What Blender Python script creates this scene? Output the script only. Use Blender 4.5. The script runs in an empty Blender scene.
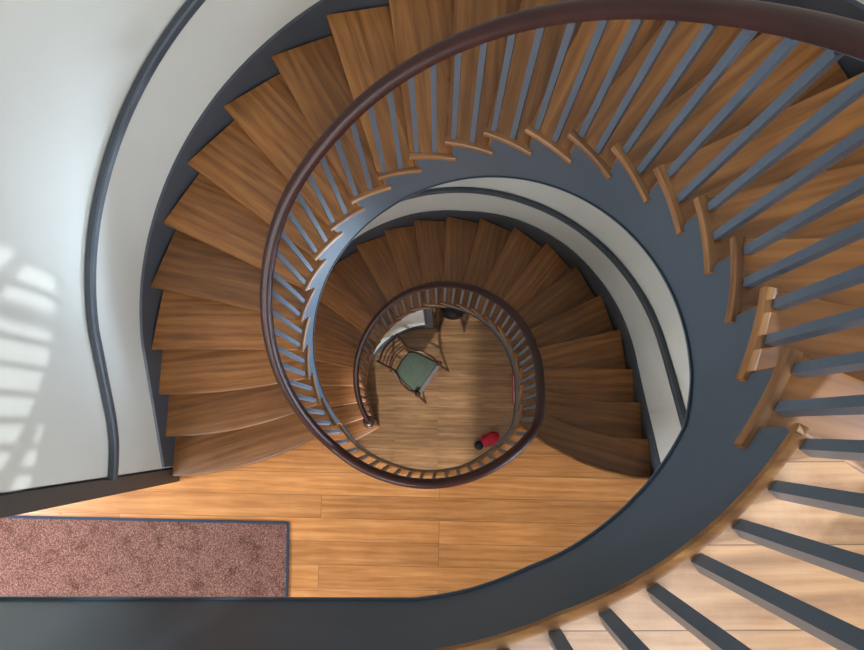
import bpy, math, random
from mathutils import Vector, Matrix
random.seed(7)
U = 0.19                      # one riser in metres; plan/heights below are in risers, depth counted down from the top floor
TOP = 44.0
sc = bpy.context.scene
col = sc.collection

def W(x, y, d): return Vector((x*U, y*U, (TOP-d)*U))

# ---------------------------------------------------------------- materials
def lin(c):
    return tuple(((v/255)/12.92 if v/255 <= .04045 else ((v/255+.055)/1.055)**2.4) for v in c) + (1,)
def new_mat(name):
    m = bpy.data.materials.new(name); m.use_nodes = True
    nt = m.node_tree; b = nt.nodes['Principled BSDF']
    return m, nt, b
def N(nt, t, **kw):
    n = nt.nodes.new(t)
    for k, v in kw.items():
        if k in n.inputs.keys() if isinstance(k, str) else False: n.inputs[k].default_value = v
        else: setattr(n, k, v)
    return n
def ramp(nt, stops):
    r = nt.nodes.new('ShaderNodeValToRGB'); e = r.color_ramp.elements
    e[0].position, e[0].color = stops[0]; e[1].position, e[1].color = stops[-1]
    for p, c in stops[1:-1]:
        x = e.new(p); x.color = c
    return r
def mixc(nt, a, b, fac, mode='MIX'):
    n = nt.nodes.new('ShaderNodeMix'); n.data_type = 'RGBA'; n.blend_type = mode
    for sock, v in ((n.inputs[6], a), (n.inputs[7], b), (n.inputs[0], fac)):
        if hasattr(v, 'is_output'): nt.links.new(v, sock)
        else: sock.default_value = v
    return n.outputs[2]
def math_n(nt, op, a, b=0.0):
    n = nt.nodes.new('ShaderNodeMath'); n.operation = op
    for i, v in enumerate((a, b)):
        if hasattr(v, 'is_output'): nt.links.new(v, n.inputs[i])
        else: n.inputs[i].default_value = v
    return n.outputs[0]

def paint(name, rgb, rough=.5, spec=.5, var=.06, bump=.02, scale=6):
    m, nt, b = new_mat(name)
    tc = N(nt, 'ShaderNodeTexCoord')
    no = nt.nodes.new('ShaderNodeTexNoise'); no.inputs['Scale'].default_value = scale; no.inputs['Detail'].default_value = 5
    nt.links.new(tc.outputs['Object'], no.inputs['Vector'])
    c = lin(rgb)
    lo = tuple(v*(1-var) for v in c[:3])+(1,); hi = tuple(min(1, v*(1+var)) for v in c[:3])+(1,)
    r = ramp(nt, [(.3, lo), (.7, hi)]); nt.links.new(no.outputs['Fac'], r.inputs[0])
    nt.links.new(r.outputs[0], b.inputs['Base Color'])
    b.inputs['Roughness'].default_value = rough; b.inputs['Specular IOR Level'].default_value = spec
    if bump:
        n2 = nt.nodes.new('ShaderNodeTexNoise'); n2.inputs['Scale'].default_value = 60; n2.inputs['Detail'].default_value = 3
        nt.links.new(tc.outputs['Object'], n2.inputs['Vector'])
        bp = nt.nodes.new('ShaderNodeBump'); bp.inputs['Strength'].default_value = bump*4; bp.inputs['Distance'].default_value = .004
        nt.links.new(n2.outputs['Fac'], bp.inputs['Height']); nt.links.new(bp.outputs[0], b.inputs['Normal'])
    return m

def wood(name, dark, mid, light, rough=.38, planks=None, rot=0.0, tint=.25, gscale=1.0, worn=None, knots=True):
    """grain runs along local X; planks=(length,width) in metres adds floorboards"""
    m, nt, b = new_mat(name)
    L = nt.links.new
    tc = N(nt, 'ShaderNodeTexCoord'); oi = N(nt, 'ShaderNodeObjectInfo')
    mp = nt.nodes.new('ShaderNodeMapping'); mp.inputs['Rotation'].default_value = (0, 0, rot)
    L(tc.outputs['Object'], mp.inputs['Vector'])
    base = mp.outputs[0]
    off = nt.nodes.new('ShaderNodeVectorMath'); off.operation = 'ADD'
    cx = nt.nodes.new('ShaderNodeCombineXYZ')
    L(math_n(nt, 'MULTIPLY', oi.outputs['Random'], 37.0), cx.inputs[0]); L(math_n(nt, 'MULTIPLY', oi.outputs['Random'], 91.0), cx.inputs[1])
    L(base, off.inputs[0]); L(cx.outputs[0], off.inputs[1])
    vec = off.outputs[0]
    rnd = oi.outputs['Random']
    plankfac = None
    if planks:
        br = nt.nodes.new('ShaderNodeTexBrick'); br.offset = .37; br.offset_frequency = 3
        br.inputs['Scale'].default_value = 1; br.inputs['Brick Width'].default_value = planks[0]; br.inputs['Row Height'].default_value = planks[1]
        br.inputs['Mortar Size'].default_value = planks[2] if len(planks) > 2 else .0016; br.inputs['Mortar Smooth'].default_value = .2
        br.inputs['Color1'].default_value = (0, 0, 0, 1); br.inputs['Color2'].default_value = (1, 1, 1, 1); br.inputs['Mortar'].default_value = (.5, .5, .5, 1)
        br.inputs['Bias'].default_value = 0
        L(base, br.inputs['Vector'])
        plankfac = br.outputs['Fac']; rnd = br.outputs['Color']
        c2 = nt.nodes.new('ShaderNodeCombineXYZ'); L(math_n(nt, 'MULTIPLY', rnd, 13.0), c2.inputs[0]); L(math_n(nt, 'MULTIPLY', rnd, 29.0), c2.inputs[2])
        o2 = nt.nodes.new('ShaderNodeVectorMath'); o2.operation = 'ADD'; L(vec, o2.inputs[0]); L(c2.outputs[0], o2.inputs[1]); vec = o2.outputs[0]
    st = nt.nodes.new('ShaderNodeMapping'); st.inputs['Scale'].default_value = (1.0*gscale, 20*gscale, 20*gscale); L(vec, st.inputs['Vector'])
    n1 = nt.nodes.new('ShaderNodeTexNoise'); n1.inputs['Scale'].default_value = 1.3; n1.inputs['Detail'].default_value = 8; n1.inputs['Roughness'].default_value = .62; n1.inputs['Distortion'].default_value = .5
    L(st.outputs[0], n1.inputs['Vector'])
    # cathedral figure: distorted wave
    st2 = nt.nodes.new('ShaderNodeMapping'); st2.inputs['Scale'].default_value = (.9, 6.5, 2.0); L(vec, st2.inputs['Vector'])
    wv = nt.nodes.new('ShaderNodeTexWave'); wv.wave_type = 'BANDS'; wv.bands_direction = 'Y'
    wv.inputs['Scale'].default_value = .8*gscale; wv.inputs['Distortion'].default_value = 14; wv.inputs['Detail'].default_value = 4; wv.inputs['Detail Scale'].default_value = .55; wv.inputs['Detail Roughness'].default_value = .6
    L(st2.outputs[0], wv.inputs['Vector'])
    st5 = nt.nodes.new('ShaderNodeMapping'); st5.inputs['Scale'].default_value = (5*gscale, 80*gscale, 80*gscale); L(vec, st5.inputs['Vector'])
    n5 = nt.nodes.new('ShaderNodeTexNoise'); n5.inputs['Scale'].default_value = 1; n5.inputs['Detail'].default_value = 3; L(st5.outputs[0], n5.inputs['Vector'])
    g = math_n(nt, 'ADD', math_n(nt, 'MULTIPLY', n1.outputs['Fac'], .56), math_n(nt, 'MULTIPLY', wv.outputs['Fac'], .12))
    g = math_n(nt, 'ADD', g, math_n(nt, 'MULTIPLY', n5.outputs['Fac'], .32))
    r = ramp(nt, [(.34, lin(dark)), (.50, lin(mid)), (.66, lin(light))]); L(g, r.inputs[0])
    # per-board tint
    tr = ramp(nt, [(0, (1-tint, 1-tint*1.05, 1-tint*1.1, 1)), (1, (1+tint*.45, 1+tint*.4, 1+tint*.3, 1))]); L(rnd, tr.inputs[0])
    colr = mixc(nt, r.outputs[0], tr.outputs[0], 1.0, 'MULTIPLY')
    # large blotches
    n3 = nt.nodes.new('ShaderNodeTexNoise'); n3.inputs['Scale'].default_value = 2.4; n3.inputs['Detail'].default_value = 4
    L(vec, n3.inputs['Vector'])
    r3 = ramp(nt, [(.35, (.86, .84, .82, 1)), (.65, (1.08, 1.08, 1.08, 1))]); L(n3.outputs['Fac'], r3.inputs[0])
    colr = mixc(nt, colr, r3.outputs[0], 1.0, 'MULTIPLY')
    if worn:
        n4 = nt.nodes.new('ShaderNodeTexNoise'); n4.inputs['Scale'].default_value = 5; n4.inputs['Detail'].default_value = 7; n4.inputs['Roughness'].default_value = .7
        L(vec, n4.inputs['Vector']); r4 = ramp(nt, [(.48, (0, 0, 0, 1)), (.72, (1, 1, 1, 1))]); L(n4.outputs['Fac'], r4.inputs[0])
        f = math_n(nt, 'MULTIPLY', r4.outputs[0], .45)
        colr = mixc(nt, colr, lin(worn), f)
    if knots:
        vo = nt.nodes.new('ShaderNodeTexVoronoi'); vo.inputs['Scale'].default_value = 3.2
        vm = nt.nodes.new('ShaderNodeMapping'); vm.inputs['Scale'].default_value = (.8, 1.5, .02); L(vec, vm.inputs['Vector']); L(vm.outputs[0], vo.inputs['Vector'])
        rk = ramp(nt, [(.012, (1, 1, 1, 1)), (.032, (0, 0, 0, 1))]); L(vo.outputs['Distance'], rk.inputs[0])
        colr = mixc(nt, colr, lin((58, 34, 20)), math_n(nt, 'MULTIPLY', rk.outputs[0], .75))
    hgt = g
    if plankfac is not None:
        colr = mixc(nt, colr, lin((52, 32, 20)), math_n(nt, 'MULTIPLY', plankfac, .8))
        hgt = math_n(nt, 'SUBTRACT', math_n(nt, 'MULTIPLY', g, .3), plankfac)
    L(colr, b.inputs['Base Color'])
    b.inputs['Roughness'].default_value = rough
    bp = nt.nodes.new('ShaderNodeBump'); bp.inputs['Strength'].default_value = .25; bp.inputs['Distance'].default_value = .0015
    L(hgt, bp.inputs['Height']); L(bp.outputs[0], b.inputs['Normal'])
    return m

M = {}
M['tread'] = wood('stair_wood', (114, 72, 35), (142, 93, 48), (162, 111, 61), .36, tint=.34)
M['nose'] = wood('nosing_wood', (98, 60, 28), (136, 91, 48), (160, 116, 68), .42, tint=.15, knots=False)
M['riser'] = wood('riser_wood', (92, 54, 26), (120, 74, 38), (144, 92, 50), .45, tint=.15)
M['floor_mid'] = wood('landing_boards', (168, 110, 58), (190, 130, 75), (206, 148, 92), .33, planks=(2.3, .161, .0014), rot=math.radians(1.1), tint=.2)
M['floor_top'] = wood('upper_boards', (116, 80, 50), (152, 112, 74), (178, 140, 100), .42, planks=(2.9, .135, .0010), rot=math.radians(-.4), tint=.14, worn=(186, 156, 128))
M['floor_low'] = wood('ground_boards', (108, 80, 52), (134, 102, 70), (154, 122, 88), .36, planks=(1.5, .066,   .0005), rot=math.radians(.5), tint=.17, knots=False)
M['mahogany'] = paint('mahogany', (50, 21, 17), .38, .3, .22, .02, 5)
M['grey'] = paint('slate_grey_paint', (60, 73, 85), .36, .5, .05)
M['grey_bal'] = paint('slate_grey_baluster_paint', (72, 86, 100), .32, .8, .05)
M['grey_dark'] = paint('dark_grey_paint', (62, 68, 76), .45, .4, .06)
M['brown_grey'] = paint('casing_grey_paint', (60, 62, 63), .45, .4, .06)
M['wall'] = paint('white_plaster', (194, 193, 185), .6, .3, .02, .03, 2)
M['chair_wood'] = wood('dark_chair_wood', (34, 20, 16), (58, 34, 26), (80, 50, 38), .35, knots=False, tint=.05)
M['green'] = paint('green_upholstery', (72, 84, 74), .8, .2, .12, .08, 30)
M['black'] = paint('black_leather', (16, 14, 14), .4, .4, .1)
M['red'] = paint('red_cloth', (160, 20, 44), .7, .3, .18, .1, 14)
M['navy'] = paint('dark_navy_cloth', (24, 30, 42), .7, .3, .1)
M['pink'] = paint('pale_pink_paint', (226, 190, 188), .5, .3, .05)
M['bind'] = paint('navy_carpet_binding', (44, 58, 78), .8, .2, .08)
M['alu'] = paint('pale_trim', (108, 104, 110), .35, .6, .05)

def carpet_mat():
    m, nt, b = new_mat('mauve_carpet'); L = nt.links.new
    tc = N(nt, 'ShaderNodeTexCoord')
    n1 = nt.nodes.new('ShaderNodeTexNoise'); n1.inputs['Scale'].default_value = 130; n1.inputs['Detail'].default_value = 4; n1.inputs['Roughness'].default_value = .8
    n2 = nt.nodes.new('ShaderNodeTexNoise'); n2.inputs['Scale'].default_value = 7; n2.inputs['Detail'].default_value = 6; n2.inputs['Roughness'].default_value = .65
    L(tc.outputs['Object'], n1.inputs['Vector']); L(tc.outputs['Object'], n2.inputs['Vector'])
    r1 = ramp(nt, [(.36, lin((58, 36, 30))), (.5, lin((108, 76, 68))), (.66, lin((158, 124, 114)))]); L(n1.outputs['Fac'], r1.inputs[0])
    r2 = ramp(nt, [(.36, (.66, .60, .54, 1)), (.47, (1, 1, 1, 1)), (.62, (1.1, 1.08, 1.08, 1))]); L(n2.outputs['Fac'], r2.inputs[0])
    L(mixc(nt, r1.outputs[0], r2.outputs[0], 1.0, 'MULTIPLY'), b.inputs['Base Color'])
    b.inputs['Roughness'].default_value = .95; b.inputs['Specular IOR Level'].default_value = .1
    bp = nt.nodes.new('ShaderNodeBump'); bp.inputs['Strength'].default_value = .7; bp.inputs['Distance'].default_value = .004
    L(n1.outputs['Fac'], bp.inputs['Height']); L(bp.outputs[0], b.inputs['Normal'])
    return m
M['carpet'] = carpet_mat()

# ---------------------------------------------------------------- object helpers
ORG = {}
def empty(name, x, y, d, label, cat, group=None):
    o = bpy.data.objects.new(name, None); col.objects.link(o); o.empty_display_size = .1
    o.location = W(x, y, d); ORG[o.name] = W(x, y, d)
    o['label'] = label; o['category'] = cat
    if group: o['group'] = group
    return o
def tag(o, label=None, cat=None, group=None, kind=None):
    for k, v in (('label', label), ('category', cat), ('group', group), ('kind', kind)):
        if v: o[k] = v
    return o
def worg(o): return ORG[o.name]
def mesh(name, verts, faces, mat, parent=None, origin=None, rotz=0.0, smooth=False, bevel=0, kind=None):
    """verts are world vectors; the object's own origin/rotation are factored out"""
    if origin is None: origin = sum(verts, Vector())/len(verts)
    R = Matrix.Rotation(-rotz, 3, 'Z')
    me = bpy.data.meshes.new(name)
    me.from_pydata([R @ (v-origin) for v in verts], [], faces); me.update()
    import bmesh
    bm = bmesh.new(); bm.from_mesh(me); bmesh.ops.remove_doubles(bm, verts=bm.verts, dist=1e-6)
    bmesh.ops.recalc_face_normals(bm, faces=bm.faces); bm.to_mesh(me); bm.free()
    me.materials.append(mat)
    o = bpy.data.objects.new(name, me); col.objects.link(o)
    ORG[o.name] = origin.copy()
    if parent is not None:
        o.parent = parent; pr_ = parent.rotation_euler.z; o.location = Matrix.Rotation(-pr_, 3, 'Z') @ (origin - worg(parent)); rotz -= pr_
    else: o.location = origin
    o.rotation_euler = (0, 0, rotz)
    if smooth:
        for p in me.polygons: p.use_smooth = True
        try:
            me.set_sharp_from_angle(angle=math.radians(38))
        except Exception: pass
    if bevel:
        md = o.modifiers.new('bevel', 'BEVEL'); md.width = bevel; md.segments = 2; md.limit_method = 'ANGLE'; md.angle_limit = math.radians(40)
    if kind: o['kind'] = kind
    return o
def prism(top, d0, d1):
    """top: list of (x,y); returns verts, faces between depths d0 (upper) and d1"""
    n = len(top); v = [W(x, y, d0) for x, y in top]+[W(x, y, d1) for x, y in top]
    f = [list(range(n)), list(range(2*n-1, n-1, -1))]+[[i, (i+1) % n, n+(i+1) % n, n+i] for i in range(n)]
    return v, f
def band(front, back, d0, d1):
    """solid between two polylines (same length)"""
    n = len(front); v = []
    for (a, b_) in zip(front, back):
        v += [W(a[0], a[1], d0), W(b_[0], b_[1], d0), W(b_[0], b_[1], d1), W(a[0], a[1], d1)]
    f = [[0, 1, 2, 3], [4*(n-1)+3, 4*(n-1)+2, 4*(n-1)+1, 4*(n-1)]]
    for i in range(n-1):
        p = 4*i; q = p+4
        for a in range(4): f.append([p+a, q+a, q+(a+1) % 4, p+(a+1) % 4])
    return v, f
def ribbon(secs):
    """list of 4-corner sections (world vectors) -> closed tube"""
    n = len(secs); k = len(secs[0]); v = [p for s in secs for p in s]
    f = [list(range(k)), list(range(k*(n-1)+k-1, k*(n-1)-1, -1))]
    for i in range(n-1):
        for a in range(k): f.append([k*i+a, k*(i+1)+a, k*(i+1)+(a+1) % k, k*i+(a+1) % k])
    return v, f
def sweep(path, prof):
    """path of world vectors, prof list of (lateral, up) metres; sections stay upright"""
    secs = []
    for i, p in enumerate(path):
        t = path[min(i+1, len(path)-1)]-path[max(i-1, 0)]
        h = Vector((t.x, t.y, 0))
        h = h.normalized() if h.length > 1e-9 else Vector((1, 0, 0))
        lat = Vector((h.y, -h.x, 0)); up = lat.cross(t.normalized())
        if up.z < 0: up = -up
        secs.append([p+lat*a+up*b_ for a, b_ in prof])
    return ribbon(secs)
def box(cx, cy, cz, sx, sy, sz, rz=0.0):
    """metres, world; centre + full size"""
    c, s = math.cos(rz), math.sin(rz); v = []
    for dz in (-.5, .5):
        for dx, dy in ((-.5, -.5), (.5, -.5), (.5, .5), (-.5, .5)):
            X, Y = dx*sx, dy*sy
            v.append(Vector((cx+X*c-Y*s, cy+X*s+Y*c, cz+dz*sz)))
    return v, [[3, 2, 1, 0], [4, 5, 6, 7], [0, 1, 5, 4], [1, 2, 6, 5], [2, 3, 7, 6], [3, 0, 4, 7]]
def merge(*parts):
    v = []; f = []
    for a, b_ in parts:
        k = len(v); v += a; f += [[i+k for i in q] for q in b_]
    return v, f
def tube(path, rad, n=10):
    """round tube through world points, rad scalar or list"""
    secs = []
    for i, p in enumerate(path):
        t = (path[min(i+1, len(path)-1)]-path[max(i-1, 0)]).normalized()
        a = t.cross(Vector((0, 0, 1)))
        if a.length < 1e-3: a = t.cross(Vector((1, 0, 0)))
        a.normalize(); b_ = t.cross(a)
        r = rad[i] if isinstance(rad, (list, tuple)) else rad
        secs.append([p+(a*math.cos(2*math.pi*k/n)+b_*math.sin(2*math.pi*k/n))*r for k in range(n)])
    return ribbon(secs)
def lathe(c, prof, n=24):
    secs = [[Vector((c.x+r*math.cos(2*math.pi*k/n), c.y+r*math.sin(2*math.pi*k/n), c.z+z)) for k in range(n)] for r, z in prof]
    return ribbon(secs)

# ---------------------------------------------------------------- plan geometry (in risers)
CX, CY = -.278, 2.437
OX, OY, RO = -.658, 2.414, 8.95
def TH(t): return -34.2+11.8*t
def interp(tab, x):
    if x <= tab[0][0]: return tab[0][1]
    for (a, va), (b_, vb) in zip(tab, tab[1:]):
        if x <= b_:
            s = (x-a)/(b_-a); return va+(vb-va)*s
    return tab[-1][1]
LAND = 100.4/11.8             # landing sweep in step units
# nosing radius: upper flight, middle landing, lower flight, top landing
def RN(F, t):
    if F == 1: return interp([(19, 4.25), (22, 4.17)], t)
    if F == 'L': return interp([(0, 4.17), (2, 4.06), (6.5, 4.03), (LAND, 4.08)], t)
    if F == 2: return interp([(0, 4.08), (1, 3.9), (2, 3.78), (4, 3.78), (6, 3.86), (8, 3.98), (10, 4.12), (12, 4.23), (22, 4.23)], t)
    if F == 'T': return interp([(0, 4.25), (3.2, 4.25), (56/11.8, 4.38)], -t)
def Pin(F, t, dr=0.0):
    if F == 'L': a = TH(22+t)
    else: a = TH(t)
    a = math.radians(a); R = RN(F, t)+dr
    return (CX+R*math.cos(a), CY+R*math.sin(a))
def OA(t): return interp([(0, -34.9), (4, 12.5), (8, 59.6), (10, 83.0), (11, 94.3), (12, 105.3), (13, 117.0), (14, 129.2), (15, 141.4), (16, 153.6), (17, 166.3), (18, 178.8)], t)
def O(t, g=0.0):
    if t <= 3: return (8.31+g, -1.87+1.46*t)
    if t >= 18: return (-9.6-.05*(t-18)-g, 2.6-1.46*(t-18))
    a = math.radians(OA(t)); R = RO+g
    s = min(1, max(0, (t-17)))
    x, y = OX+R*math.cos(a), OY+R*math.sin(a)
    return (x, y)
def NC(F, t, n=14, dr=.13, g=.0):
    """nosing curve of step t from the well out to the wall"""
    p0 = Pin(F, t, dr); p3 = O(t, g)
    if 3 < t < 18:
        return [(p0[0]+(p3[0]-p0[0])*i/n, p0[1]+(p3[1]-p0[1])*i/n) for i in range(n+1)]
    a = math.radians(TH(t)); sx = 1 if t <= 3 else -1
    p1 = (p0[0]+math.cos(a)*1.7, p0[1]+math.sin(a)*1.7); p2 = (p3[0]-sx*2.2, p3[1])
    out = []
    for i in range(n+1):
        s = i/n; q = 1-s
        out.append(tuple(q**3*p0[k]+3*q*q*s*p1[k]+3*q*s*s*p2[k]+s**3*p3[k] for k in (0, 1)))
    return out
FD = {1: 0.0, 2: 22.0}
LASTK = {1: 21, 2: 21}
G = .02

def SB(F, t):
    if F == 1: return interp([(-.2, 3.35), (.9, 3.2), (12, 3.1), (15, 2.72), (22, 2.6)], t)
    return interp([(0, 3.3), (5, 3.0), (7, 2.4), (9, 1.8), (11, 1.4), (22, 1.35)], t)
def build_flight(F, root):
    base = FD[F]
    for k in range(1, 22):
        d = base+k
        fr = NC(F, k, g=G); bk = NC(F, k-1.17, g=G)
        rz = math.atan2(fr[-1][1]-fr[0][1], fr[-1][0]-fr[0][0])
        # rounded nosing: extra front row
        n = len(fr)
        # inset direction toward the back
        secs = []
        for a, b_ in zip(fr, bk):
            dx, dy = b_[0]-a[0], b_[1]-a[1]; L = math.hypot(dx, dy); ux, uy = dx/L, dy/L
            secs.append([W(b_[0], b_[1], d), W(a[0]+ux*.07, a[1]+uy*.07, d), W(a[0]+ux*.02, a[1]+uy*.02, d+.03), W(a[0], a[1], d+.09),
                         W(a[0]+ux*.02, a[1]+uy*.02, d+.15), W(a[0]+ux*.07, a[1]+uy*.07, d+.18), W(b_[0], b_[1], d+.18)])
        v, f = ribbon(secs)
        tr = mesh('tread', v, f, M['tread'], root, rotz=rz, smooth=True)
        if not (F == 2 and k == 21):
            path = [W(*Pin(F, k+.02-(1.32)*i/8, .075), d+.09) for i in range(9)]
            prof = [(-.085*U, .07*U), (-.085*U, -.07*U), (-.06*U, -.09*U), (.06*U, -.09*U), (.085*U, -.07*U), (.085*U, .05*U), (.06*U, .083*U), (0, .092*U), (-.05*U, .088*U)]
            v, f = sweep(path, prof)
            mid = Pin(F, k-.65)
            mesh('return_nosing', v, f, M['nose'], tr, rotz=math.radians(TH(k-.65)+90), smooth=True)
        # riser under this tread
        fa = NC(F, k-.13, g=G, dr=.11); fb = NC(F, k-.19, g=G, dr=.11)
        v, f = band(fa, fb, d+.17, d+1.0)
        mesh('riser', v, f, M['riser'], root, rotz=rz)
    if True:  # riser up to the floor above
        fa = NC(F, -.13, g=G, dr=.11); fb = NC(F, -.19, g=G, dr=.11)
        v, f = band(fa, fb, base+.17, base+1.0)
        mesh('riser', v, f, M['riser'], root)
    # inner stringer, cut to the steps
    secs = []
    def sec(t, top):
        bot = base+t+SB(F, t)
        bot = min(bot, base+22+ (1.3 if F == 1 else 0) + (0 if F == 2 else 0))
        if F == 2: bot = min(bot, 44)
        bot = max(bot, top+.12) if F == 1 else max(bot, min(top+.12, 44))
        i0 = Pin(F, t, .07); i1 = Pin(F, t, .17)
        secs.append([W(*i0, top), W(*i1, top), W(*i1, bot), W(*i0, bot)])
    end = 21.85 if F == 1 else 20.6
    t = 0.0
    ks = [k-.19 for k in range(0, 23)]
    for k in range(0, 23):
        a = max(k-1-.19, -.0); b_ = min(k-.19, end)
        if b_ <= a: continue
        top = base+k+.17
        m_ = 5
        for i in range(m_+1):
            tt = a+(b_-a)*i/m_
            if i == 0: tt += .002
            sec(tt, top)
    v, f = ribbon(secs)
    SR = mesh('stringer', v, f, M['grey'], root, smooth=True)
    # bead along the bottom of the stringer
    path = []
    e2 = 20.0 if F == 1 else 18.9
    for i in range(0, 161):
        t = -.0+e2*i/160
        path.append(W(*Pin(F, t, .05), base+t+SB(F, t)-.03))
    pr = [(-.014*U, -.02*U), (.014*U, -.02*U), (.014*U, .02*U), (-.014*U, .02*U)]
    v, f = sweep(path, pr)
    mesh('bead', v, f, M['grey'], SR, smooth=True)
    # wall stringer / skirting following the steps
    secs = []
    if F == 1: sk = lambda t: .62
    else: sk = lambda t: interp([(0, .6), (1, .6), (2.6, .55), (4.5, .95), (6.5, 1.2), (8, 1.1), (9.5, .65), (11, .95), (13, 1.15), (16, .9), (22, .6)], t)
    n = 150
    for i in range(n+1):
        t = 20.74*i/n if F == 1 else 21.3*i/n
        a = O(t, G+.0); b_ = O(t, .10)
        top = base+t-sk(t); bot = min(base+t+1.9, base+22)
        secs.append([W(*a, top+.03), W(*b_, top), W(*b_, bot), W(*a, bot)])
    v, f = ribbon(secs)
    mesh('skirting_board', v, f, M['grey_dark'], root, smooth=True)
    # plaster soffit
    secs = []
    n = 110; te = 19.2
    for i in range(n+1):
        t = .3+(te-.3)*i/n
        a = Pin(F, t, .17); b_ = O(t, .08); dd = base+t+(2.35 if F == 1 else interp([(0, 2.35), (6, 2.2), (10, 1.35)], t))
        secs.append([W(*a, dd), W(*b_, dd), W(*b_, dd+.12), W(*a, dd+.12)])
    v, f = ribbon(secs)
    mesh('soffit', v, f, M['wall'], root, smooth=True)
    # balusters, two to a tread
    for k in range(1, 22):
        for o in (.2, .69):
            t = k-o
            if F == 2 and t > 20.1: continue
            x, y = Pin(F, t, .16)
            x2, y2 = x, y
            z0 = (TOP-(base+k))*U-.002; z1 = (TOP-RD(F, t))*U-.10*U
            v, f = box(x*U, y*U, (z0+z1)/2, .118*U, .118*U, z1-z0, math.radians(TH(t)))
            mesh('baluster', v, f, M['grey_bal'], root, origin=Vector((x*U, y*U, z0)), rotz=math.radians(TH(t)))

# handrail depth below the top floor
def RD(F, t):
    if F == 1: return t-interp([(0, 4.3), (4, 4.22), (6.5, 4.08), (10, 4.0), (13, 4.0), (14.8, 4.3), (20.5, 4.3), (22, 4.4)], t)
    if F == 'L': return 22-interp([(0, 4.4), (1.5, 4.6), (LAND-1.5, 4.6), (LAND, 4.3)], t)
    if F == 2: return 22+t-4.3
    if F == 'T': return -interp([(0, 4.3), (2, 4.9), (9, 4.9)], -t)

ST1 = empty('staircase', CX, CY, 22, 'upper flight of the winding wooden stair, from top floor down to the carpeted landing', 'staircase', 'flights of the winding stair')
build_flight(1, ST1)
ST2 = empty('staircase', CX, CY, 44, 'lower, darker flight of the winding wooden stair, from carpeted landing down to ground floor', 'staircase', 'flights of the winding stair')
build_flight(2, ST2)

# ---------------------------------------------------------------- handrail, one continuous piece
path = []
for i in range(0, 13): path.append(W(-12+ (12+CX)*i/12, CY-(4.38+.16), RD('T', -9)))
for i in range(1, 25):
    t = -(56/11.8)*(1-i/25); path.append(W(*Pin('T', t, .16), RD('T', t)))
for i in range(0, 133): 
    t = 22*i/132; path.append(W(*Pin(1, t, .16), RD(1, t)))
for i in range(1, 40):
    t = LAND*i/40; path.append(W(*Pin('L', t, .16), RD('L', t)))
for i in range(0, 122):
    t = 20.35*i/121; path.append(W(*Pin(2, t, .17), RD(2, t)))
# smooth the path
for _ in range(6):
    path = [path[0]]+[(path[i-1]+path[i]*2+path[i+1])/4 for i in range(1, len(path)-1)]+[path[-1]]
hw = .158
prof = [(-.7, -.08), (-1, .0), (-1.04, .35), (-.9, .9), (-.55, 1.35), (0, 1.5), (.55, 1.35), (.9, .9), (1.04, .35), (1, 0), (.7, -.08)]
v, f = sweep(path, [(a*hw*U, b_*hw*U) for a, b_ in prof])
HR = mesh('handrail', v, f, M['mahogany'], None, origin=W(CX, CY, 22), smooth=True)
tag(HR, 'long dark mahogany handrail spiralling down the open well from top floor to ground floor', 'handrail')
v, f = sweep(path, [(-.065*U, -.06*U), (.065*U, -.06*U), (.065*U, .0), (-.065*U, .0)])
mesh('under_rail', v, f, M['grey_bal'], HR)

# newel at the foot of the stair
nx, ny = Pin(2, 20.5, .16)
NP = empty('newel_post', nx, ny, 43, 'dark turned newel post with scrolled cap at the foot of the lower stair flight', 'newel post')
c = W(nx, ny, 43)
hN = (43-RD(2, 20.35))*U
v, f = lathe(c, [(.0, .0), (.05, .0), (.05, .06), (.035, .08), (.028, .12), (.036, .3), (.026, .5), (.022, .62), (.032, .66), (.03, hN-.02), (0, hN-.02)])
mesh('post', v, f, M['chair_wood'], NP, smooth=True)
v, f = lathe(c+Vector((0, 0, hN-.015)), [(0, 0), (.05, 0), (.066, .012), (.066, .03), (.05, .045), (.02, .052), (0, .052)])
mesh('cap', v, f, M['chair_wood'], NP, smooth=True)
sp = []
for i in range(30):
    a = math.radians(40+i*19); r = (.062-.0015*i)
    sp.append(c+Vector((r*math.cos(a)+.012, r*math.sin(a)-.02, hN+.012)))
v, f = tube(sp, .017, 8); mesh('scroll', v, f, M['chair_wood'], NP, smooth=True)

# ---------------------------------------------------------------- floors
def floor_strip(name, bound, ylow, d, thick, mat, n_):
    front = bound; back = [(x, ylow) for x, y in bound]
    v, f = band(front, back, d, d+thick)
    o = mesh(name, v, f, mat, None, origin=W(0, -6, d))
    o['kind'] = 'structure'; return o
# top floor
bt = [(-24, CY-4.38), (CX, CY-4.38)]
arcT = []
for i in range(1, 31):
    t = -(56/11.8)*(1-i/30); arcT.append(Pin('T', t))
nc0 = [p for p in NC(1, 0, n=18, dr=.0, g=.1)]
arcTi = [Pin('T', -(56/11.8)*(1-i/30), .08) for i in range(31)]
bti = [(-24, CY-4.46), (CX, CY-4.46)]+arcTi+[(x, y-.08) for x, y in nc0[2:]]
bt += arcT+nc0[1:]
tf = floor_strip('floor', bti, -14, .0, 1.3, M['floor_top'], 0)
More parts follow.
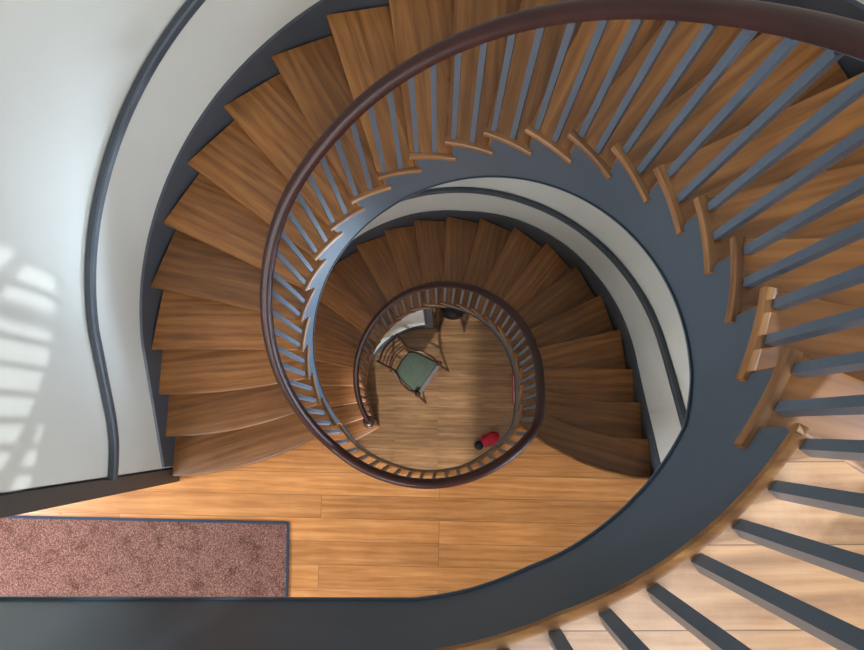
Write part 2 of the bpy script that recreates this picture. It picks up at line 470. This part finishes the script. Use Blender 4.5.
# wooden nosing round the top opening
def edge_nosing(name, pts, d, rad=.1, mat='nose'):
    path = [W(x, y, d+.09) for x, y in pts]
    pr = [(a*U, b_*U) for a, b_ in ((-.085, .092), (-.05, .09), (-.01, .06), (0, 0), (-.01, -.06), (-.05, -.09), (-.085, -.09))]
    pr2 = [(-a, b_) for a, b_ in pr]
    v, f = sweep(path, pr2); o = mesh(name, v, f, M[mat], None, smooth=True); o['kind'] = 'structure'; return o
edge_nosing('trim_1', bt[:1]+bt[1:2]+arcT, .0)
edge_nosing('trim_2', nc0, .0, mat='nose')
# middle landing
bl = [(-24, -1.75), (-10.3, -1.75), (-9.9, -1.75)]
nc21 = NC(1, 21-.15, n=16, dr=.05, g=.1)[::-1]
arcL = [Pin('L', -1.05+(LAND+1.05)*i/50) for i in range(0, 51)]
ncb = NC(2, 0, n=18, dr=.02, g=.1)
nc21 = [p for p in nc21 if p[0] < arcL[0][0]-.05]
arcLi = [Pin('L', -1.05+(LAND+1.05)*i/50, .08) for i in range(0, 51)]
mf_b = bl+nc21+arcLi+[(x, y-.08) for x, y in ncb[2:]]
mf = floor_strip('floor', mf_b, -14, 22.0, 1.3, M['floor_mid'], 1)
edge_nosing('trim_3', arcL, 22.0)
edge_nosing('trim_4', ncb, 22.0)
# ground floor
v, f = prism([(-24, -14), (12, -14), (12, 14), (-24, 14)], 44.0, 44.6)
o = mesh('floor', v, f, M['floor_low'], None, origin=W(0, 0, 44)); o['kind'] = 'structure'

# fascias round the openings
def fascia(name, pts_bot, d, thick_dir=.1, bead=True):
    secs = []
    for (x, y, nx_, ny_, b_) in pts_bot:
        secs.append([W(x, y, d+.17), W(x+nx_*thick_dir, y+ny_*thick_dir, d+.17), W(x+nx_*thick_dir, y+ny_*thick_dir, b_), W(x, y, b_)])
    v, f = ribbon(secs); o = mesh(name, v, f, M['grey'], None, smooth=True); o['kind'] = 'structure'
    path = [W(x-nx_*.02, y-ny_*.02, b_-.03) for (x, y, nx_, ny_, b_) in pts_bot]
    v, f = sweep(path, [(-.014*U, -.02*U), (.014*U, -.02*U), (.014*U, .02*U), (-.014*U, .02*U)])
    o2 = mesh(name+'_bead', v, f, M['grey_bal'], o, smooth=True)
pts = []
for i in range(13):
    x = -24+(24+CX)*i/12; pts.append((x, CY-4.45, 0, -1, 2.42))
for i in range(1, 31):
    t = -(56/11.8)*(1-i/30); a = math.radians(TH(t))
    x, y = Pin('T', t, .07)
    pts.append((x, y, math.cos(a), math.sin(a), interp([(-4.75, 2.42), (-4, 2.42), (-2.65, 2.56), (-1, 3.01), (0, 3.33)], t)))
fascia('trim_5', pts, 0)
pts = []
for i in range(0, 51):
    t = -1.0+(LAND+1.0)*i/50; a = math.radians(TH(22+t)); x, y = Pin('L', t, .07)
    pts.append((x, y, math.cos(a), math.sin(a), 22+interp([(0, 1.3), (LAND-3, 1.3), (LAND, 3.3)], t)))
fascia('trim_6', pts, 22)

# ---------------------------------------------------------------- landing balusters
LB1 = empty('landing_balustrade', 1.0, CY-4.4, 0, 'grey wooden sticks standing on the pale top floor boards at lower right', 'balustrade')
i = 0; t = -2.0/11.8
def add_bal(root, F, t, dbase):
    x, y = Pin(F, t, .165); th = math.radians(TH(t) if F != 'L' else TH(22+t))
    z0 = (TOP-dbase)*U-.002; z1 = (TOP-RD(F, t))*U-.10*U
    v, f = box(x*U, y*U, (z0+z1)/2, .118*U, .118*U, z1-z0, th)
    mesh('baluster', v, f, M['grey_bal'], root, origin=Vector((x*U, y*U, z0)), rotz=th)
while t > -56/11.8:
    add_bal(LB1, 'T', t, 0); t -= 6.12/11.8
for i in range(3):
    x = CX-.25-.46*i; y = CY-4.54; z0 = TOP*U-.002; z1 = (TOP+4.9)*U-.1*U
    v, f = box(x*U, y*U, (z0+z1)/2, .118*U, .118*U, z1-z0)
    mesh('baluster', v, f, M['grey_bal'], LB1, origin=Vector((x*U, y*U, z0)))
LB2 = empty('landing_balustrade', 0, CY-4.2, 22, 'short-looking grey sticks round the near side of the well on the carpeted middle landing', 'balustrade')
for i in range(-2, 16):
    add_bal(LB2, 'L', .3+.52*i, 22)

# ---------------------------------------------------------------- walls
def wall_band(name, pts, g, d0, d1, mat, th=.5):
    secs = []
    for (x, y, nx_, ny_) in pts:
        secs.append([W(x, y, d0), W(x+nx_*th, y+ny_*th, d0), W(x+nx_*th, y+ny_*th, d1), W(x, y, d1)])
    v, f = ribbon(secs); o = mesh(name, v, f, mat, None, smooth=True); o['kind'] = 'structure'; return o
pts = []
n = 120
for i in range(n+1):
    t = -.1+(20.77+.1)*i/n
    x, y = O(t, .10)
    if t <= 3: nx_, ny_ = 1, 0
    elif t >= 18: nx_, ny_ = -1, 0
    else:
        a = math.radians(OA(t)); nx_, ny_ = math.cos(a), math.sin(a)
    pts.append((x, y, nx_, ny_))
def wsec(ps, d0, d1, th=.5):
    return ribbon([[W(x, y, d0), W(x+nx_*th, y+ny_*th, d0), W(x+nx_*th, y+ny_*th, d1), W(x, y, d1)] for (x, y, nx_, ny_) in ps])
v, f = merge(wsec(pts, -16, -9), wsec(pts[:8], -9, -1), wsec(pts[25:], -9, -1), wsec(pts, -1, 44))
o = mesh('wall_stairwell', v, f, M['wall'], None, smooth=True); o['kind'] = 'structure'

# wall ends: right side below/above the stair, back and left walls, with unseen window openings, some added for fill lamps
def holed_wall(name, a, b_, d0, d1, holes, th, mat=M['wall']):
    """vertical wall from plan point a to b_, holes = list of (s0,s1,dtop,dbot) along the length in risers"""
    ax, ay = a; bx, by = b_; L = math.hypot(bx-ax, by-ay); ux, uy = (bx-ax)/L, (by-ay)/L; nx_, ny_ = uy, -ux
    ss = sorted({0, L}|{h[0] for h in holes}|{h[1] for h in holes}); ds = sorted({d0, d1}|{h[2] for h in holes}|{h[3] for h in holes})
    parts = []
    for s0, s1 in zip(ss, ss[1:]):
        for e0, e1 in zip(ds, ds[1:]):
            if any(h[0] <= s0 and s1 <= h[1] and h[2] <= e0 and e1 <= h[3] for h in holes): continue
            q = [(ax+ux*s0, ay+uy*s0), (ax+ux*s1, ay+uy*s1), (ax+ux*s1+nx_*th, ay+uy*s1+ny_*th), (ax+ux*s0+nx_*th, ay+uy*s0+ny_*th)]
            parts.append(prism(q, e0, e1))
    v, f = merge(*parts); o = mesh(name, v, f, mat, None); o['kind'] = 'structure'; return o
wx = 8.41
# right wall (normal outwards is +x): from y=-2.05 to -14
holed_wall('wall_right', (wx, -14), (wx, -2.02), -16, 44, [(4.0, 9.5, -11, -2.5), (4.0, 10.5, 12, 20.5), (9, 11.8, 27, 37)], .6)
holed_wall('wall_back', (-24, -14), (wx+.6, -14), -16, 44, [(4, 10, -11, -2.5), (14, 20, -11, -2.5), (24, 29, -11, -2.5), (4, 10, 5, 14.5), (16, 21, 5, 14.5), (20, 26, 27, 38), (10, 16, 27, 38)], .6)
holed_wall('wall_left', (-24, 0), (-24, -14), -16, 44, [(3.0, 9.5, -11, -2.5), (3.0, 9.5, 5.5, 15), (3, 9.5, 27, 38)], .6)
holed_wall('wall_hall', (-10.1, -1.55), (-24, -1.55), -16, 44, [], .5)

# casing where the curved stair wall ends at the landing
v, f = merge(prism([(-9.84, -2.03), (-9.84, -1.51), (-10.6, -1.51), (-10.6, -2.03)], -16, 22))
o = mesh('trim_7', v, f, M['brown_grey'], None, bevel=.004); o['kind'] = 'structure'

# ---------------------------------------------------------------- wall handrails
def wall_rail(t0, t1, fn, label):
    path = []; n = 130
    for i in range(n+1):
        t = t0+(t1-t0)*i/n; path.append(W(*O(t, -.02), fn(t)))
    pr = [(-.11, -.1), (-.11, .1), (-.07, .15), (.07, .15), (.11, .1), (.11, -.1), (.07, -.15), (-.07, -.15)]
    v, f = sweep(path, [(a*U, b_*U) for a, b_ in pr])
    o = mesh('wall_handrail', v, f, M['grey_dark'], None, smooth=True)
    tag(o, label, 'handrail'); return o
def f1(t): return t-4.25 if t < 19.6 else interp([(19.6, 15.35), (20.1, 15.7), (20.5, 15.8), (21.1, 15.85)], t)
wall_rail(-.0, 20.84, f1, 'dark grey wall handrail curving along the white wall left of the upper flight')
def f2(t): return 22+t-interp([(0, 4.9), (4, 4.8), (8, 4.4), (22, 4.4)], t)
wall_rail(.0, 20.5, f2, 'dark grey wall handrail on the white wall beside the lower flight, seen through the well')

# ---------------------------------------------------------------- ground floor: curved closet wall and casing under the lower flight
tabR = [(92, 4.44), (98.7, 4.5), (114, 4.58), (127, 4.66), (145, 4.74), (169, 4.8), (205, 4.8)]
pts = []; 
for i in range(61):
    a = 97+(188-97)*i/60; R = interp(tabR, a); ar = math.radians(a)
    pts.append((CX+R*math.cos(ar), CY+R*math.sin(ar), math.cos(ar), math.sin(ar), a))
secs = []
for x, y, nx_, ny_, a in pts:
    t = (a+34.2)/11.8; top = 22+t+2.3
    secs.append([W(x, y, top), W(x+nx_*.3, y+ny_*.3, top), W(x+nx_*.3, y+ny_*.3, 44), W(x, y, 44)])
v, f = ribbon(secs); o = mesh('wall_closet', v, f, M['wall'], None, smooth=True); o['kind'] = 'structure'
secs = []
for x, y, nx_, ny_, a in pts:
    secs.append([W(x-nx_*.07, y-ny_*.07, 43.0), W(x+nx_*.02, y+ny_*.02, 43.0), W(x+nx_*.02, y+ny_*.02, 44), W(x-nx_*.07, y-ny_*.07, 44)])
M['blue_grey'] = paint('blue_grey_paint', (44, 70, 96), .4, .5, .05)
v, f = ribbon(secs); o = mesh('baseboard_closet', v, f, M['blue_grey'], None, smooth=True); o['kind'] = 'structure'
a = math.radians(94.2); R = 4.42
cxx, cyy = CX+R*math.cos(a), CY+R*math.sin(a)
tp = 22+(94+34.2)/11.8+2.2
parts = []
for dx, w, dep in ((-.19, .13, .12), (0, .24, .06), (.19, .13, .12)):
    parts.append(prism([(cxx+dx-w/2, cyy-dep), (cxx+dx+w/2, cyy-dep), (cxx+dx+w/2, cyy+.35), (cxx+dx-w/2, cyy+.35)], tp, 44))
v, f = merge(*parts); o = mesh('trim_8', v, f, M['grey'], None, bevel=.003); o['kind'] = 'structure'

# ---------------------------------------------------------------- runner carpet
CR = empty('carpet_runner', -11, -5.2, 22, 'mauve brown runner carpet with dark blue binding on the middle landing boards', 'carpet')
A = [(-19.5, -3.28), (-5.65, -3.56), (-5.60, -7.6), (-19.5, -7.4)]
v, f = prism(A, 21.95, 22.0); mesh('pile', v, f, M['carpet'], CR)
def strip(p, q, w):
    dx, dy = q[0]-p[0], q[1]-p[1]; L = math.hypot(dx, dy); nx_, ny_ = -dy/L*w/2, dx/L*w/2
    return prism([(p[0]+nx_, p[1]+ny_), (q[0]+nx_, q[1]+ny_), (q[0]-nx_, q[1]-ny_), (p[0]-nx_, p[1]-ny_)], 21.93, 22.0)
v, f = merge(*[strip(A[i], A[(i+1) % 4], .09) for i in range(4)]); mesh('binding', v, f, M['bind'], CR)

# ---------------------------------------------------------------- chairs
def chair(cx_, cy_, ang, label, seatmat, bow=False):
    """front faces local +x; metres local; ang = facing direction"""
    root = empty('chair', cx_, cy_, 44, label, 'chair')
    O0 = W(cx_, cy_, 44); ca, sa = math.cos(ang), math.sin(ang)
    def P(x, y, z): return Vector((O0.x+x*ca-y*sa, O0.y+x*sa+y*ca, O0.z+z))
    fw, bw, dp, sh = .225, .155, .18, .44
    # seat outline
    out = []
    if bow:
        for i in range(17):
            a = -math.pi/2+math.pi*i/16; out.append((dp*.2+.125*math.cos(a), .14*math.sin(a)))
        out += [(-dp, .12), (-dp, -.12)]
    else:
        out = [(dp, -fw), (dp+.012, 0), (dp, fw), (.0, fw-.025), (-dp*.7, bw+.02), (-dp, bw-.02), (-dp-.012, 0), (-dp, -bw+.02), (-dp*.7, -bw-.02), (0, -fw+.025)]
    def pl(o_, s, z0, z1):
        n = len(o_); v_ = [P(x*s, y*s, z1) for x, y in o_]+[P(x*s, y*s, z0) for x, y in o_]
        return v_, [list(range(n)), list(range(2*n-1, n-1, -1))]+[[i, (i+1) % n, n+(i+1) % n, n+i] for i in range(n)]
    v_, f_ = pl(out, 1.06 if not bow else 1.22, sh-.055, sh-.01); mesh('seat_frame', v_, f_, M['chair_wood'], root, bevel=.006)
    n = len(out); secs_ = []
    for s, z in ((1.0, sh-.012), (1.0, sh+.012), (.96, sh+.024), (.8, sh+.032), (.4, sh+.036), (.02, sh+.037)):
        secs_.append([P(x*s, y*s, z) for x, y in out])
    v_, f_ = ribbon(secs_); mesh('seat_cushion', v_, f_, seatmat, root, smooth=True)
    if not bow:
        v_, f_ = merge(ribbon([[P(dp+.012, s*fw*1.0, sh-.05), P(dp+.055, s*fw*.98, sh-.05), P(dp+.055, s*fw*.98, sh-.005), P(dp+.012, s*fw, sh-.005)] for s in (-1, 1)]))
        mesh('front_rail', v_, f_, M['alu'], root, bevel=.004)
    # legs
    for s in (-1, 1):
        fx = dp+.03 if not bow else dp*.8
        fy = s*(fw+.005) if not bow else s*.11
        ox_ = .13 if not bow else .14
        oy_ = s*(fw+.03) if not bow else s*.165
        pts_ = [P(fx, fy, sh+(.05 if not bow else -.02)), P(fx, fy, sh), P(fx+.01, fy, .3), P(fx+.03, fy+s*.01, .15), P(fx+ox_, oy_, .0)]
        v_, f_ = tube(pts_, [.022, .022, .019, .016, .011] if not bow else [.02, .02, .018, .016, .014], 10)
        if bow:
            v_, f_ = merge((v_, f_), tube([P(-dp*.2, s*.2, sh-.03), P(dp*.7, s*.2, .22), P(fx+.13, oy_, .0)], [.018, .016, .014], 10))
        lg = mesh('front_leg', v_, f_, M['chair_wood'], root, smooth=True)
        if not bow:
            v_, f_ = lathe(P(fx, fy, sh+.045), [(0, -.006), (.03, 0), (.036, .018), (.026, .036), (0, .042)], 14)
            mesh('knob', v_, f_, M['chair_wood'], root, smooth=True)
        pts_ = [P(-dp-.02, s*bw, sh), P(-dp-.05, s*bw, .2), P(-dp-.10, s*(bw+.02), .0)]
        v_, f_ = tube(pts_, [.018, .016, .013], 10); mesh('rear_leg', v_, f_, M['chair_wood'], root, smooth=True)
        pts_ = [P(-dp-.02, s*bw, sh-.03), P(-dp-.06, s*(bw+.01), .62), P(-dp-.12, s*(bw+.025), .8), P(-dp-.20, s*(bw+.04), .98)]
        v_, f_ = tube(pts_, [.018, .016, .014, .012], 10); mesh('back_post', v_, f_, M['chair_wood'], root, smooth=True)
        # low side rail sweeping from the front post to the back
        if not bow:
            pts_ = [P(dp+.03, s*fw, sh+.03), P(dp*.5, s*(fw+.025), sh+.02), P(-dp*.2, s*(fw+.01), sh+.02), P(-dp*.8, s*(bw+.03), sh+.05), P(-dp-.05, s*(bw+.005), sh+.12)]
            v_, f_ = tube(pts_, [.016, .014, .014, .014, .012], 8); mesh('side_rail', v_, f_, M['chair_wood'], root, smooth=True)
        v_, f_ = tube([P(fx+.01, fy*.98, .2), P(-dp-.06, s*bw, .2)], .01, 8); mesh('stretcher', v_, f_, M['chair_wood'], root, smooth=True)
    # back slats (ladder) with spindles
    for j in range(5):
        z = .56+.095*j; bx = -dp-.03-.165*((z-.44)/.54)**1.4; wy = bw+.005+.03*(z-.44)/.5
        pts_ = [P(bx-.045*math.cos(math.pi/2*k/4), wy*k/4, z) for k in range(-4, 5)]
        v_, f_ = sweep(pts_, [(-.005, -.012), (.005, -.012), (.005, .012), (-.005, .012)] if j < 4 else [(-.011, -.02), (.011, -.02), (.011, .02), (-.011, .02)])
        mesh('back_slat', v_, f_, M['chair_wood'], root)
    return root
chair(-1.52, 3.78, math.atan2(-1.05, 1.51), 'dark wooden ladder-back chair with green upholstered seat in the middle of the ground floor', M['green'])
chair(1.0, 8.1, math.radians(-92), 'dark wooden chair with rounded black seat half under the stair beside grey casing', M['black'], bow=True)

# ---------------------------------------------------------------- red bag and pale panel on the ground floor
RB = empty('cloth_bag', 3.2, -.95, 44, 'small bright red cloth bag with dark end lying on the ground floor', 'bag')
rx, ry = 3.25, -.85
secs = []
for i in range(11):
    s = i/10; L = -.08+.32*s; ang = math.radians(25)
    r = .08*math.sin(math.pi*min(1, .16+.8*s))**.5
    c0 = W(rx, ry, 44)+Vector((L*math.cos(ang)*.75, L*math.sin(ang)*.75, 0))
    ring = []
    for k in range(16):
        a = 2*math.pi*k/16; w = r*(1+.12*math.sin(3*a+i)+.06*random.uniform(-1, 1))
        ring.append(c0+Vector((-math.sin(ang)*w*math.cos(a), math.cos(ang)*w*math.cos(a), max(0.001, .07+.07*math.sin(a)*(r/.095)))))
    secs.append(ring)
v, f = ribbon(secs); mesh('bag_body', v, f, M['red'], RB, smooth=True)
c0 = W(rx-.5, ry-.3, 44)
v, f = lathe(c0, [(0, .0), (.05, .0), (.06, .03), (.05, .08), (.03, .1), (0, .105)], 16); mesh('bag_end', v, f, M['navy'], RB, smooth=True)
PN = empty('leaning_panel', 5.25, 2.7, 44, 'narrow pale pink panel with red edge leaning upright at the right of the ground floor', 'panel')
v, f = prism([(5.13, 1.6), (5.35, 1.6), (5.35, 4.0), (5.13, 4.0)], 42.2, 44); mesh('panel', v, f, M['pink'], PN)
v, f = merge(prism([(5.08, 1.6), (5.13, 1.6), (5.13, 4.0), (5.08, 4.0)], 43.8, 44), prism([(5.1, 1.55), (5.35, 1.55), (5.35, 1.6), (5.1, 1.6)], 42.2, 44)); mesh('edge', v, f, M['red'], PN)

# ---------------------------------------------------------------- unseen windows (frames with glazing bars), some added to carry fill lamps
def window(name, cx_, cy_, dmid, length, height, axis, nx_=3, nd=4):
    parts = []
    a = Vector((0, 1, 0)) if axis == 'x' else Vector((1, 0, 0)); c0 = W(cx_, cy_, dmid)
    Lm, Hm = length*U, height*U
    def bar(off_a, off_z, la, lz, th=.04):
        c1 = c0+a*off_a+Vector((0, 0, off_z))
        return box(c1.x, c1.y, c1.z, th if axis == 'x' else la, la if axis == 'x' else th, lz)
    for s in (-1, 1):
        parts.append(bar(s*(Lm/2-.025), 0, .05, Hm)); parts.append(bar(0, s*(Hm/2-.025), Lm, .05))
    for i in range(1, nx_): parts.append(bar(-Lm/2+Lm*i/nx_, 0, .022, Hm))
    for i in range(1, nd): parts.append(bar(0, -Hm/2+Hm*i/nd, Lm, .022 if i != nd//2 else .05))
    v, f = merge(*parts); o = mesh(name, v, f, M['wall'], None); o['kind'] = 'structure'
wn = 1
def area(name, loc, aim, sx, sy, power, color, spread=180):
    l = bpy.data.lights.new(name, 'AREA'); l.shape = 'RECTANGLE'; l.size = sx; l.size_y = sy; l.energy = power; l.color = color; l.spread = math.radians(spread)
    o = bpy.data.objects.new(name, l); col.objects.link(o); o.location = loc
    o.rotation_euler = (Vector(aim)-Vector(loc)).to_track_quat('-Z', 'Z').to_euler()
    return o
SKY = (.62, .8, 1.0); DAY = (.93, .96, 1.0)
wins = [('x', wx+.3, -14+6.75, -6.75, 5.5, 8.5, (-1, 0), 14, DAY), ('x', wx+.3, -14+7.25, 16.25, 6.5, 8.5, (-1, 0), 14, SKY), ('x', wx+.3, -3.6, 32, 2.8, 10, (-1, 0), 95, SKY),
        ('y', -17, -14.3, -6.75, 6, 8.5, (0, 1), 24, DAY), ('y', -7, -14.3, -6.75, 6, 8.5, (0, 1), 24, DAY), ('y', 2.5, -14.3, -6.75, 5, 8.5, (0, 1), 24, DAY),
        ('y', -17, -14.3, 9.75, 6, 9.5, (0, 1), 105, DAY), ('y', -5.5, -14.3, 9.75, 5, 9.5, (0, 1), 80, DAY),  # back lamps added to brighten the landing hall
        ('y', -1, -14.3, 32.5, 6, 11, (0, 1), 60, DAY), ('y', -11, -14.3, 32.5, 6, 11, (0, 1), 45, DAY),  # lamps added so the closed-in ground floor isn't too dark
        ('x', -24.3, -6.25, -6.75, 6.5, 8.5, (1, 0), 20, DAY), ('x', -24.3, -6.25, 10.25, 6.5, 9.5, (1, 0), 400, (.86, .93, 1.0)), ('x', -24.3, -6.25, 32.5, 6.5, 11, (1, 0), 70, DAY)]
for i, (ax, x, y, d, L, H, dr, pw, cl) in enumerate(wins):
    window('window_%d' % (i+1), x, y, d, L, H, ax)
    loc = W(x-dr[0]*.5, y-dr[1]*.5, d)
    aim, spd = loc+Vector((dr[0], dr[1], 0)), 180
    if i == 1: aim, spd = W(-4.5, 3, 14), 60
    if i == 2: aim, spd = W(-4.3, 3.0, 16), 50
    area('window_lamp_%d' % (i+1), loc, aim, L*U*.95, H*U*.95, pw, cl, spd)

window('window_14', wx+.3, 2.0, -5.0, 4.3, 8.0, 'x', 1, 1)
sp_ = bpy.data.lights.new('low_sun', 'SPOT'); sp_.energy = 3600; sp_.color = (.84, .92, 1); sp_.spot_size = math.radians(14); sp_.spot_blend = .1; sp_.shadow_soft_size = .04
so = bpy.data.objects.new('low_sun', sp_); col.objects.link(so); so.location = W(40, 6.4, -23.5)
so.rotation_euler = (W(-9.8, 1.0, 9.0)-so.location).to_track_quat('-Z', 'Z').to_euler()
s2 = bpy.data.lights.new('doorway_sun', 'SPOT'); s2.energy = 8000; s2.color = (1, .97, .92); s2.spot_size = math.radians(26); s2.spot_blend = .2; s2.shadow_soft_size = .3
so = bpy.data.objects.new('doorway_sun', s2); col.objects.link(so); so.location = W(.5, -50, 2.5)
so.rotation_euler = (W(0, -14, 32.5)-so.location).to_track_quat('-Z', 'Z').to_euler()
# overhead lamp added to light the steps; no roof window is built here
sk = area('overhead_fill', W(3, -5.5, -15.5), W(0, 2, 5), 1.6, 1.6, 110, (.92, .96, 1.0))

w = bpy.data.worlds.new('World'); sc.world = w; w.use_nodes = True
bg = w.node_tree.nodes['Background']; bg.inputs[0].default_value = (.80, .90, 1.0, 1); bg.inputs[1].default_value = .55

# ---------------------------------------------------------------- camera
f_px, tx, ty, hc = 741.25, -.008, .138, 6.686
cx_, sx_, cy_, sy_ = math.cos(tx), math.sin(tx), math.cos(ty), math.sin(ty)
Rx = Matrix(((1, 0, 0), (0, cy_, -sy_), (0, sy_, cy_))); Ry = Matrix(((cx_, 0, sx_), (0, 1, 0), (-sx_, 0, cx_)))
R = Rx @ Ry                     # columns: image right, image down, forward, in (x, -y, down) axes
def conv(v): return Vector((v[0], -v[1], -v[2]))
right, down, fwd = conv(R.col[0]), conv(R.col[1]), conv(R.col[2])
cam = bpy.data.cameras.new('Camera'); co = bpy.data.objects.new('Camera', cam); col.objects.link(co)
mw = Matrix((right, -down, -fwd)).transposed().to_4x4(); mw.translation = W(0, 0, -hc)
co.matrix_world = mw
cam.sensor_width = 36; cam.lens = f_px*36/864; cam.clip_start = .05
sc.camera = co
sc.view_settings.view_transform = 'Standard'; sc.view_settings.look = 'None'; sc.view_settings.gamma = 1
sc.view_settings.exposure = 0.08; sc.view_settings.use_curve_mapping = False
